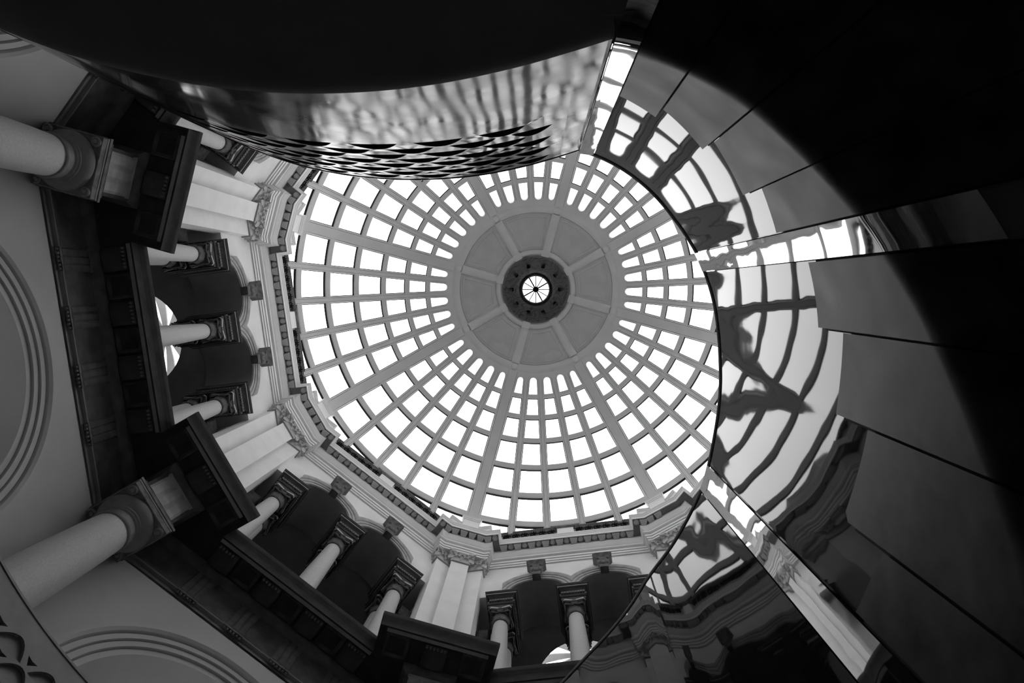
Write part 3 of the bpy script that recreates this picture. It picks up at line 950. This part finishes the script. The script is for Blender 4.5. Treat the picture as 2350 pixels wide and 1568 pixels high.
for pk in (7, 6, 5, 4):
    t = thing('pilaster_pier', PSAY[pk], 'pilaster', 'pilaster piers under the dome ribs', (0, 0, 10.30), side_rz(pk))
    dz = (0, 0, -10.30)
    shared('pc', pier_center, 'shaft', 'plaster_white', t, dz)
    shared('pfl', lambda: pier_flank(1), 'flank_shaft', 'plaster_white', t, dz)
    shared('pfr', lambda: pier_flank(-1), 'flank_shaft', 'plaster_white', t, dz)
    shared('past', astragal, 'astragal', 'soffit_stone', t, dz)
    for wch in (0, 1, -1):
        cb = shared('bell%d' % wch, lambda: capital_bell(wch), 'capital', 'ornament', t, dz)
        shared('fol%d' % wch, lambda: capital_foliage(wch), 'foliage', 'ornament', cb, None, 60)
        shared('aba%d' % wch, lambda: abacus_piece(wch), 'abacus', 'ornament', cb)
    shared('pedc', pedestal_c, 'pedestal', 'plaster_white', t, dz)
    shared('pedcc', pedestal_cap, 'pedestal_cap', 'plaster_white', t, dz)
    for s in (1, -1):
        shared('pedf%d' % s, lambda: pedestal_f(s), 'side_pedestal', 'plaster_white', t, dz)
        shared('pedfc%d' % s, lambda: pedestal_fcap(s), 'side_pedestal_cap', 'plaster_white', t, dz)

# ================================================================ GALLERY COLUMNS
GZ0, GZ1 = 10.30, 13.46
def g_base():
    mb = MB(); mb.box(-.24, .24, -.24, .24, 0, .08); mb.lathe([(.235, .08), (.25, .11), (.235, .15), (.20, .17), (.195, .19), (.215, .21), (.215, .235), (.185, .25)], 28); return mb
def g_shaft():
    mb = MB(); H = GZ1 - GZ0
    mb.lathe([(.18, .25), (.18, .9), (.177, 1.4), (.166, 2.1), (.148, 2.8), (.138, H - .05)], 32); return mb
def g_neck():
    mb = MB(); H = GZ1 - GZ0
    mb.lathe([(.137, H - .06), (.156, H - .055), (.166, H - .035), (.156, H - .015), (.142, H - .01), (.146, H + .0)], 32); return mb
def g_bell():
    mb = MB(); H = GZ1 - GZ0
    mb.lathe([(.138, H), (.142, H + .1), (.152, H + .2), (.172, H + .27), (.19, H + .31)], 28); return mb
def g_leaves():
    mb = MB(); H = GZ1 - GZ0; up = (0, 0, 1)
    for m_, z, h, r, off in ((8, .01, .16, .142, 0), (8, .10, .17, .146, PI / 8)):
        for i in range(m_):
            a = i * 2 * PI / m_ + off
            mb.leaf((r * math.cos(a), r * math.sin(a), H + z), (math.cos(a), math.sin(a), 0), up, (-math.sin(a), math.cos(a), 0), h, .10, .42)
    return mb
def g_volutes():
    mb = MB(); H = GZ1 - GZ0
    for i in range(4):
        a = PI / 4 + i * PI / 2
        d = Vector((math.cos(a), math.sin(a), 0)); s = Vector((-math.sin(a), math.cos(a), 0)); up = Vector((0, 0, 1))
        ctr = d * .228 + up * (H + .265)
        pts = [ctr + d * (.062 * (1 - j / 15) * math.cos(j * .55)) + up * (.062 * (1 - j / 15) * math.sin(j * .55)) for j in range(13)]
        for e in (-.018, .018):
            mb.tube([p + s * e for p in pts], .017, 6)
        # festoon between the volutes
        b = a + PI / 2
        p0 = d * .25 + up * (H + .235); p1 = Vector((math.cos(b), math.sin(b), 0)) * .25 + up * (H + .235)
        mb.tube([p0.lerp(p1, j / 8) + up * (-.06 * math.sin(PI * j / 8)) for j in range(9)], [.012 + .012 * math.sin(PI * j / 8) for j in range(9)], 6)
        m2 = a + PI / 4
        for j in range(6):
            w = j * PI / 3
            o_ = Vector((math.cos(m2), math.sin(m2), 0)); s2 = Vector((-math.sin(m2), math.cos(m2), 0))
            mb.leaf(o_ * .20 + up * (H + .335), o_, s2 * math.cos(w) + up * math.sin(w), s2 * -math.sin(w) + up * math.cos(w), .04, .04, .2)
    return mb
def g_abacus():
    mb = MB(); H = GZ1 - GZ0; pts = []
    for i in range(4):
        a = PI / 4 + i * PI / 2
        for e in (-.09, .09):
            pts.append((.288 * math.cos(a + e), .288 * math.sin(a + e)))
        m2 = a + PI / 4
        pts.append((.19 * math.cos(m2), .19 * math.sin(m2)))
    mb.prism(pts, H + .32, H + .355); mb.prism([(x * .96, y * .96) for x, y in pts], H + .355, H + .39); return mb
POS = {-1.42: 'at one end', 0.0: 'in the middle', 1.42: 'at the other end'}
def clabel(k, x, rear):
    side = {6.5: 'left', 5.5: 'lower left', 4.5: 'bottom', 7.5: 'upper left'}[k]
    who = 'rear stone column standing behind' if rear else 'pale stone gallery column with dark carved capital,'
    if k == 7.5: return 'rear gallery column glimpsed beside the pierced parapet' if rear else 'pale stone gallery column peeping out beside the pierced parapet'
    if x == 0: return ('rear gallery column glimpsed behind the middle column of the %s arcade' if rear else 'pale stone gallery column with dark capital in the middle of the %s arcade') % side
    # local +x runs towards the lower pier index: see side_rz
    ends = {6.5: {1: 'top', -1: 'bottom'}, 5.5: {1: 'left', -1: 'right'}, 4.5: {1: 'left', -1: 'right'}, 7.5: {1: 'far', -1: 'near'}}[k]
    e = ends[1 if x > 0 else -1]
    return ('rear gallery column behind the %s end column of the %s arcade' if rear else 'pale stone gallery column at the %s end of the %s arcade') % (e, side)
def sgn_end(k):
    # which local x sign is nearer the higher pier index
    return 1
cols = []
for k in SEEN:
    for x in (-1.42, 0.0, 1.42):
        if k == 7.5 and x < 1: continue
        for rear in (False, True):
            rz = side_rz(k)
            # end names need the true world side: local x = -tangent
            xs = -x
            p = Matrix.Rotation(rz, 3, 'Z') @ Vector((x, 6.68 if rear else 6.15, 10.28))
            t = thing('gallery_column', clabel(k, xs, rear), 'column', 'columns of the gallery arcades', p, rz)
            shared('gbase', g_base, 'base', 'column', t, None, 40)
            shared('gshaft', g_shaft, 'shaft', 'column', t, None, 40)
            shared('gneck', g_neck, 'necking_ring', 'dark_mid', t, None, 40)
            cp = shared('gbell', g_bell, 'capital', 'dark_mid', t, None, 40)
            shared('gleaves', g_leaves, 'acanthus_leaves', 'dark_mid', cp, None, 60)
            shared('gvol', g_volutes, 'volutes', 'dark_mid', cp, None, 60)
            shared('gaba', g_abacus, 'abacus', 'fillet', cp)

# ================================================================ GREAT COLUMNS OF THE GROUND STOREY
def b_base():
    mb = MB(); mb.box(-.40, .40, -.40, .40, 0, .12); mb.lathe([(.39, .12), (.42, .17), (.39, .23), (.34, .26), (.33, .29), (.36, .32), (.36, .36), (.30, .39)], 36); return mb
def b_shaft():
    mb = MB(); mb.lathe([(.295, .39), (.295, 1.6), (.29, 2.6), (.278, 3.8), (.258, 4.7), (.242, 5.08)], 48); return mb
def b_neck():
    mb = MB(); mb.lathe([(.242, 5.06), (.262, 5.07), (.27, 5.09), (.262, 5.11), (.245, 5.12), (.245, 5.24), (.265, 5.25), (.265, 5.27), (.285, 5.28), (.285, 5.30), (.25, 5.31)], 48); return mb
def b_echinus():
    mb = MB(); mb.lathe([(.25, 5.29), (.29, 5.31), (.335, 5.35), (.36, 5.40), (.365, 5.44), (.35, 5.46)], 48); return mb
def b_abacus():
    mb = MB(); mb.cbox(-.375, .375, -.375, .375, 5.455, 5.56, .008)
    mb.box(-.395, .395, -.395, .395, 5.585, 5.632); return mb
def b_strip():
    mb = MB(); mb.box(-.382, .382, -.382, .382, 5.558, 5.587); return mb
def b_rosette():
    mb = MB(); mb.lathe([(.05, 0), (.05, -.012), (.038, -.022), (.028, -.012), (.018, -.026), (0, -.028)], 16, capt=False); return mb
BSAY = {7: 'thick grey ground storey column entering from the left edge', 6: 'thick grey ground storey column above the pierced balustrade corner'}
for pk in (7, 6):
    p = Matrix.Rotation(side_rz(pk), 3, 'Z') @ Vector((0, 5.847, 3.40))
    t = thing('great_column', BSAY[pk], 'column', 'great columns of the ground storey', p, side_rz(pk))
    shared('bbase', b_base, 'base', 'column', t, None, 40)
    shared('bshaft', b_shaft, 'shaft', 'column', t, None, 40)
    shared('bneck', b_neck, 'necking', 'capital', t, None, 40)
    shared('bech', b_echinus, 'echinus', 'capital', t, None, 40)
    ab = shared('baba', b_abacus, 'abacus', 'dark_mid', t)
    shared('bstrip', b_strip, 'abacus_fillet', 'fillet', ab)
    for sx in (-1, 1):
        for sy in (-1, 1):
            shared('bros', b_rosette, 'rosette', 'capital', ab, (sx * .305, sy * .305, 5.455), 40).scale = (1.25, 1.25, 1.4)

# ================================================================ STAIR: GLOSSY CURVED WALL ON THE RIGHT
PSI = [-1.2271, -1.1029, -0.9277, -0.6992, -0.4614, -0.3051, -0.1758, -0.0352, 0.1035, 0.2545, 0.3931, 0.5109, 0.6212, 0.7239, 0.8138, 0.8997, 1.0073, 1.1177, 1.2331, 1.3118, 1.3938, 1.4785, 1.5532, 1.6394]
RHO = [0.888, 0.896, 0.89, 0.9, 0.942, 0.978, 1.012, 1.041, 1.083, 1.142, 1.21, 1.281, 1.356, 1.439, 1.518, 1.601, 1.694, 1.807, 1.956, 2.082, 2.215, 2.364, 2.527, 2.737]
ZFO = [2.515, 2.572, 2.518, 2.395, 2.309, 2.263, 2.216, 2.14, 2.048, 1.918, 1.825, 1.667, 1.569, 1.534, 1.516, 1.512, 1.5, 1.534, 1.639, 1.73, 1.828, 1.938, 2.059, 2.215]
ZR = 4.6
def spline(xs, ys, x):
    # Catmull-Rom through unevenly spaced knots
    n = len(xs)
    if x <= xs[0]: return ys[0] + (ys[1] - ys[0]) / (xs[1] - xs[0]) * (x - xs[0])
    if x >= xs[-1]: return ys[-1] + (ys[-1] - ys[-2]) / (xs[-1] - xs[-2]) * (x - xs[-1])
    i = max(j for j in range(n - 1) if xs[j] <= x)
    def slope(j):
        if j == 0: return (ys[1] - ys[0]) / (xs[1] - xs[0])
        if j == n - 1: return (ys[-1] - ys[-2]) / (xs[-1] - xs[-2])
        return (ys[j + 1] - ys[j - 1]) / (xs[j + 1] - xs[j - 1])
    h = xs[i + 1] - xs[i]; u = (x - xs[i]) / h
    return (2 * u ** 3 - 3 * u * u + 1) * ys[i] + (u ** 3 - 2 * u * u + u) * h * slope(i) + (-2 * u ** 3 + 3 * u * u) * ys[i + 1] + (u ** 3 - u * u) * h * slope(i + 1)
def smooth_knots(ys, n=2):
    ys = list(ys)
    for _ in range(n):
        ys = [ys[0]] + [(ys[i - 1] + 2 * ys[i] + ys[i + 1]) / 4 for i in range(1, len(ys) - 1)] + [ys[-1]]
    return ys
RHO = smooth_knots(RHO, 4); ZFO = smooth_knots(ZFO, 2)
def wp(psi, z, d=0.0):
    r = spline(PSI, RHO, psi) + d
    return (r * math.cos(psi), r * math.sin(psi), z)
def zf(psi): return spline(PSI, ZFO, psi) - .08
stair = thing('curved_stair_wall', 'dark glossy curved stair wall with mirror strips and stone slabs', 'staircase')
def span(a, b, st=.02):
    n = max(2, int(round((b - a) / st)))
    return [a + (b - a) * i / n for i in range(n + 1)]
def wall_patch(a, b, ztop, zbot, d0, d1, tilt=0.0, flat=True):
    # a curved plate between two angles, front at offset d0, back at d1
    mb = MB(); rings = []; e0 = d0
    for p in span(a, b):
        d0 = e0 + tilt * (p - (a + b) / 2)
        zt = ztop(p) if callable(ztop) else ztop
        zb = zbot(p) if callable(zbot) else zbot
        rows = [wp(p, zb + (zt - zb) * i / 6, d0 if flat else d0 * i / 6 - .004) for i in range(7)] + [wp(p, zt, d1), wp(p, zb, d1)]
        rings.append(rows)
    mb.loft(rings, True); mb.cap(rings[0][::-1]); mb.cap(rings[-1]); return mb
SA, SB, SCC = (-1.2271, -1.125), (-.186, -.063), (.833, .925)
RR = .16                                                     # radius of the rolled lower edge
def rolled(a, b, ztop, d0, th, reach, tilt=0.0, lift=0.0):
    # a plate that hangs down the wall, turns under on a round edge and runs on along the soffit
    mb = MB(); rings = []
    for p in span(a, b):
        zt = ztop(p) if callable(ztop) else ztop
        z = zf(p) + lift; e = d0 + tilt * (p - (a + b) / 2)
        fr = [(e, zt + (z + RR + .012 - zt) * i / 5) for i in range(6)] + [(e, z + RR)]
        fr += [(e + RR * (1 - math.cos(PI / 2 * i / 8)), z + RR - RR * math.sin(PI / 2 * i / 8)) for i in range(1, 9)]
        fr += [(e + RR + reach * .5, z), (e + RR + reach, z)]
        bk = [(e + RR + reach, z + th), (e + RR, z + th)] + [(e + RR - (RR - th) * math.cos(PI / 2 * i / 4), z + RR - (RR - th) * math.sin(PI / 2 * i / 4)) for i in range(3, -1, -1)] + [(e + th, zt)]
        rings.append([wp(p, zz, d) for d, zz in fr + bk])
    mb.loft(rings, True); mb.cap(rings[0][::-1]); mb.cap(rings[-1]); return mb
for a, b in ((SA[1], SB[0]), (SB[1], SCC[0]), (SCC[1], 1.62)):
    rolled(a, b, ZR, 0.0, .012, .8, 0.0, .022).build('gloss_panel', 'lacquer', stair, 40)
for (a, b), tl in ((SA, .14), (SB, 0), (SCC, 0)):
    rolled(a + .004, b - .004, ZR + .004, -.014, .012, .10, tl, -.004).build('mirror_strip', 'mirror', stair, 40)
def lin(pts):
    def f(p):
        for (x0, y0), (x1, y1) in zip(pts[:-1], pts[1:]):
            if p <= x1: return y0 + (y1 - y0) * max(0, (p - x0) / (x1 - x0))
        return pts[-1][1]
    return f
SLABS = [(-1.122, -.924, [(-1.122, 3.15), (-.924, 3.20)]), (-.915, -.658, [(-.915, 3.05), (-.658, 3.15)]), (-.650, -.386, [(-.65, 2.97), (-.386, 3.12)]), (-.380, -.190, [(-.38, 2.88), (-.19, 3.02)]),
         (-.058, .174, [(-.058, 2.82), (.174, 2.895)]), (.181, .433, [(.181, 2.665), (.433, 2.785)]), (.440, .680, [(.44, 2.52), (.66, 2.65), (.68, 2.62)]), (.687, .828, [(.687, 2.35), (.828, 2.44)])]
for a, b, top in SLABS:
    rolled(a, b, lin(top), -.020, .010, 1.0).build('stone_slab', 'slab', stair, 40)
    rolled(a - .006, b + .006, lambda p, f=lin(top): f(p) - .035, -.004, .008, 1.0, 0.0, .012).build('joint_backing', 'gap_black', stair, 40)
# lower edge rolled under into the dark soffit
def soffit():
    mb = MB(); rings = []
    for p in span(-1.2271, 1.62, .03):
        z = zf(p); row = [wp(p, z + RR + .02, .04)]
        for i in range(7):
            w = PI / 2 * i / 6
            row.append(wp(p, z + RR - (RR - .04) * math.sin(w), .04 + (RR - .04) * (1 - math.cos(w))))
        row += [wp(p, z + .04, .6), wp(p, z + .1, 2.6), wp(p, z + .35, 2.6), wp(p, z + .35, .10), wp(p, ZR - .01, .10), wp(p, ZR - .01, .06), wp(p, z + RR + .02, .06)]
        rings.append(row)
    mb.loft(rings, True); mb.cap(rings[0][::-1]); mb.cap(rings[-1]); return mb
soffit().build('soffit', 'soffit_dark', stair, 40)
MB().tube([wp(p, ZR + .004, .0) for p in span(-1.2271, 1.62)], .011, 8).build('edge_bead', 'bead', stair, 60)

# ================================================================ STAIR: PIERCED PARAPET AT UPPER LEFT
LP = [(-3.247, -1.736, 0.0, 4.418), (-2.849, -1.548, 0.44, 4.131), (-2.613, -1.409, 0.714, 3.691), (-2.402, -1.288, 0.957, 3.308), (-2.191, -1.172, 1.197, 2.984), (-1.98, -1.069, 1.433, 2.812), (-1.795, -0.973, 1.641, 2.62), (-1.609, -0.887, 1.846, 2.50), (-1.396, -0.808, 2.073, 2.47), (-1.128, -0.743, 2.349, 2.512), (-0.858, -0.709, 2.62, 2.526), (-0.589, -0.697, 2.89, 2.51), (-0.32, -0.706, 3.16, 2.497), (-0.05, -0.747, 3.432, 2.502), (0.192, -0.807, 3.681, 2.494), (0.299, -0.836, 3.792, 2.50)]
LS = [p[2] for p in LP]; LX = smooth_knots([p[0] for p in LP], 1); LY = smooth_knots([p[1] for p in LP], 1); LZ = smooth_knots([p[3] for p in LP], 2)
def lnorm(s):
    e = .01
    dx = spline(LS, LX, s + e) - spline(LS, LX, s - e); dy = spline(LS, LY, s + e) - spline(LS, LY, s - e)
    L = math.hypot(dx, dy); return (dy / L, -dx / L)          # points away from the lens
def lp(s, z, d=0.0):
    n = lnorm(s); return (spline(LS, LX, s) + n[0] * d, spline(LS, LY, s) + n[1] * d, z)
def lz(s): return min(4.45, spline(LS, LZ, s) - .06)
parapet = thing('pierced_parapet', 'burnished curved stair parapet pierced with fish-scale slits, dark underneath', 'parapet')
SP0, SP1, ZP = 1.0, 3.70, 3.42
def parapet_wall(a, b, top):
    mb = MB(); rings = []
    for s in span(a, b, .03):
        z = min(lz(s), top - .16)
        rings.append([lp(s, top - (top - z - .14) * i / 6) for i in range(7)])
    mb.loft(rings, False)
    return mb
for a, b, top in ((-.7, SP0, ZR), (SP0, SP1, ZP), (SP1, 3.79, ZR)):
    parapet_wall(a, b, top).build('parapet_face', 'parapet', parapet, 40)
def parapet_soffit():
    mb = MB(); rings = []
    for s in span(-.7, 3.79, .03):
        z = min(lz(s), ZR - .16)
        row = [lp(s, z + .14 - .14 * math.sin(PI / 2 * i / 8), .14 * (1 - math.cos(PI / 2 * i / 8))) for i in range(9)]
        row += [lp(s, z, .6), lp(s, z + .05, 2.8), lp(s, z + .2, 2.8), lp(s, z + .2, .16), lp(s, max(ZR - .005, z + .2), .16), lp(s, max(ZR - .005, z + .2), .12), lp(s, z + .17, .12), lp(s, z + .14, .004)]
        rings.append(row)
    mb.loft(rings, True); mb.cap(rings[0][::-1]); mb.cap(rings[-1]); return mb
parapet_soffit().build('soffit', 'soffit_dark', parapet, 40)

def pierced(s0, s1, z0, z1, holes, mp, th, gs=.06):
    # plate in (s, z) with polygon holes, mapped onto the curved wall by mp(s, z, depth)
    vs = []; es = []
    def loop(P):
        o = len(vs); vs.extend(Vector(p) for p in P)
        es.extend((o + i, o + (i + 1) % len(P)) for i in range(len(P)))
    ns = int((s1 - s0) / gs); nz = max(2, int((z1 - z0) / gs))
    rim = [(s0 + (s1 - s0) * i / ns, z0) for i in range(ns)] + [(s1, z0 + (z1 - z0) * i / nz) for i in range(nz)] + [(s1 - (s1 - s0) * i / ns, z1) for i in range(ns)] + [(s0, z1 - (z1 - z0) * i / nz) for i in range(nz)]
    loop(rim)
    for h in holes: loop(h)
    for i in range(1, ns):
        vs.append(Vector((s0 + (s1 - s0) * i / ns, z1 - .02)))
    V, E, F, *_ = delaunay_2d_cdt(vs, es, [], 0, 1e-5)
    def inside(p, poly):
        c = False; n = len(poly)
        for i in range(n):
            (xa, ya), (xb, yb) = poly[i], poly[i - 1]
            if (ya > p[1]) != (yb > p[1]) and p[0] < (xb - xa) * (p[1] - ya) / (yb - ya) + xa: c = not c
        return c
    bb = [(min(x for x, _ in h), max(x for x, _ in h), min(y for _, y in h), max(y for _, y in h)) for h in holes]
    keep = []
    for f in F:
        cx = sum(V[i][0] for i in f) / len(f); cy = sum(V[i][1] for i in f) / len(f)
        if any(b[0] < cx < b[1] and b[2] < cy < b[3] and inside((cx, cy), h) for b, h in zip(bb, holes)): continue
        if not (s0 < cx < s1 and z0 < cy < z1): continue
        keep.append(tuple(f))
    mb = MB()
    n = len(V)
    allv = [mp(v[0], v[1], 0.0) for v in V] + [mp(v[0], v[1], th) for v in V]
    cnt = {}
    for f in keep:
        for i in range(len(f)):
            e = (f[i], f[(i + 1) % len(f)]); cnt[tuple(sorted(e))] = cnt.get(tuple(sorted(e)), []) + [e]
    fs = keep + [tuple(i + n for i in f[::-1]) for f in keep]
    for e in cnt.values():
        if len(e) == 1:
            a, b = e[0]; fs.append((b, a, a + n, b + n))
    mb.add(allv, fs)
    return mb
def scale_holes(s0, s1, base, rows, off, zmax, tri_from=3, lens=True):
    H = []
    for j in range(rows):
        zc = base + .134 * j
        st = off + (.154 if j % 2 else 0)
        i0 = int(math.floor((s0 - st) / .3085)) - 1
        for i in range(i0, i0 + 40):
            sc = st + .3085 * i
            if sc - .14 < s0 + .02 or sc + .14 > s1 - .02: continue
            if zc + .075 > zmax: continue
            P = []
            for q in range(11):
                x = -.118 + .236 * q / 10; P.append((sc + x, zc + .070 - .128 * (x / .118) ** 2))
            for q in range(1, 10):
                x = .118 - .236 * q / 10; P.append((sc + x, zc - .060 - .002 * (x / .118) ** 2))
            if lens: H.append(P)
            if j >= tri_from and sc + .32 < s1:
                m = sc + .154
                if zc + .075 < zmax: H.append([(m - .045, zc + .030), (m - .012, zc - .012), (m, zc - .03), (m + .012, zc - .012), (m + .045, zc + .030), (m, zc + .022)])
    return H
hol = scale_holes(SP0, SP1, 3.545, 8, 2.433, 4.58)
pierced(SP0, SP1, ZP, ZR, hol, lp, .03).build('pierced_band', 'parapet', parapet, None)
MB().loft([[lp(s, 3.3, .13), lp(s, 4.56, .13)] for s in span(SP0 - .1, SP1 + .05, .05)], False)
slit_mb = MB(); slit_mb.loft([[lp(s, 3.3, .095), lp(s, ZR - .012, .095), lp(s, ZR - .012, .11), lp(s, 3.3, .11)] for s in span(SP0 - .05, SP1 + .05, .05)], True)
slit_mb.build('dark_slit_backing', 'gap_black', parapet, 40)  # black sheet added behind the slits so that they look dark
cp_mb = MB(); cp_mb.loft([[lp(s, ZR - .008, -.004), lp(s, ZR + .006, -.004), lp(s, ZR + .006, .144), lp(s, ZR - .008, .144)] for s in span(-.7, 3.79, .03)], True)
cp_mb.build('coping', 'parapet', parapet, 40)

_c = lp(3.79, 0, .02); _n = lnorm(3.79)
_wa = (_c[0] + _n[0] * 3.2, _c[1] + _n[1] * 3.2); _wb = wp(-1.2271, 0, 3.2)
_p0 = lp(3.76, 0, .05); _p1 = wp(-1.19, 0, .05); _n = lnorm(3.6); _q = lp(3.6, 0, 3.2); _wb = wp(-1.12, 0, 3.2)
MB().prism([(_p0[0], _p0[1]), (_q[0], _q[1]), (_wb[0], _wb[1]), (_p1[0], _p1[1])], 2.46, 2.75).build('corner_soffit', 'soffit_dark', parapet)

# ================================================================ PIERCED BALUSTRADE, LOWER LEFT CORNER
BR = 3.90
def bl(s, z, d=0.0):
    a = s / BR; r = BR + d
    return (r * math.cos(a), r * math.sin(a), z)
bal = thing('pierced_balustrade', 'dark grey curved balustrade pierced with fish scales in the lower left corner', 'balustrade', loc=(0, 0, 0))
b0, b1 = BR * math.radians(112), BR * math.radians(176)
pierced(b0, b1, 3.40, ZR, scale_holes(b0, b1, 3.55, 7, b0 + .3, 4.50, 0), bl, .025).build('pierced_panel', 'rail', bal, None)
pierced(b0, b1, 3.40, ZR, scale_holes(b0, b1, 3.55, 7, b0 + .3, 4.50, 0, False), lambda s, z, d: bl(s, z, d + .026), .012).build('recessed_scales', 'rail', bal, None)
t_ = MB(); t_.loft([[bl(s, 3.45, .07), bl(s, ZR - .02, .07), bl(s, ZR - .02, .085), bl(s, 3.45, .085)] for s in span(b0, b1, .06)], True); t_.build('dark_hole_backing', 'gap_black', bal, 40)  # black sheet added behind the pierced holes to darken them
t_ = MB(); t_.loft([[bl(s, ZR - .008, -.006), bl(s, ZR + .012, -.006), bl(s, ZR + .012, .10), bl(s, ZR - .008, .10)] for s in span(b0, b1, .06)], True); t_.build('top_rail', 'rail', bal, 40)
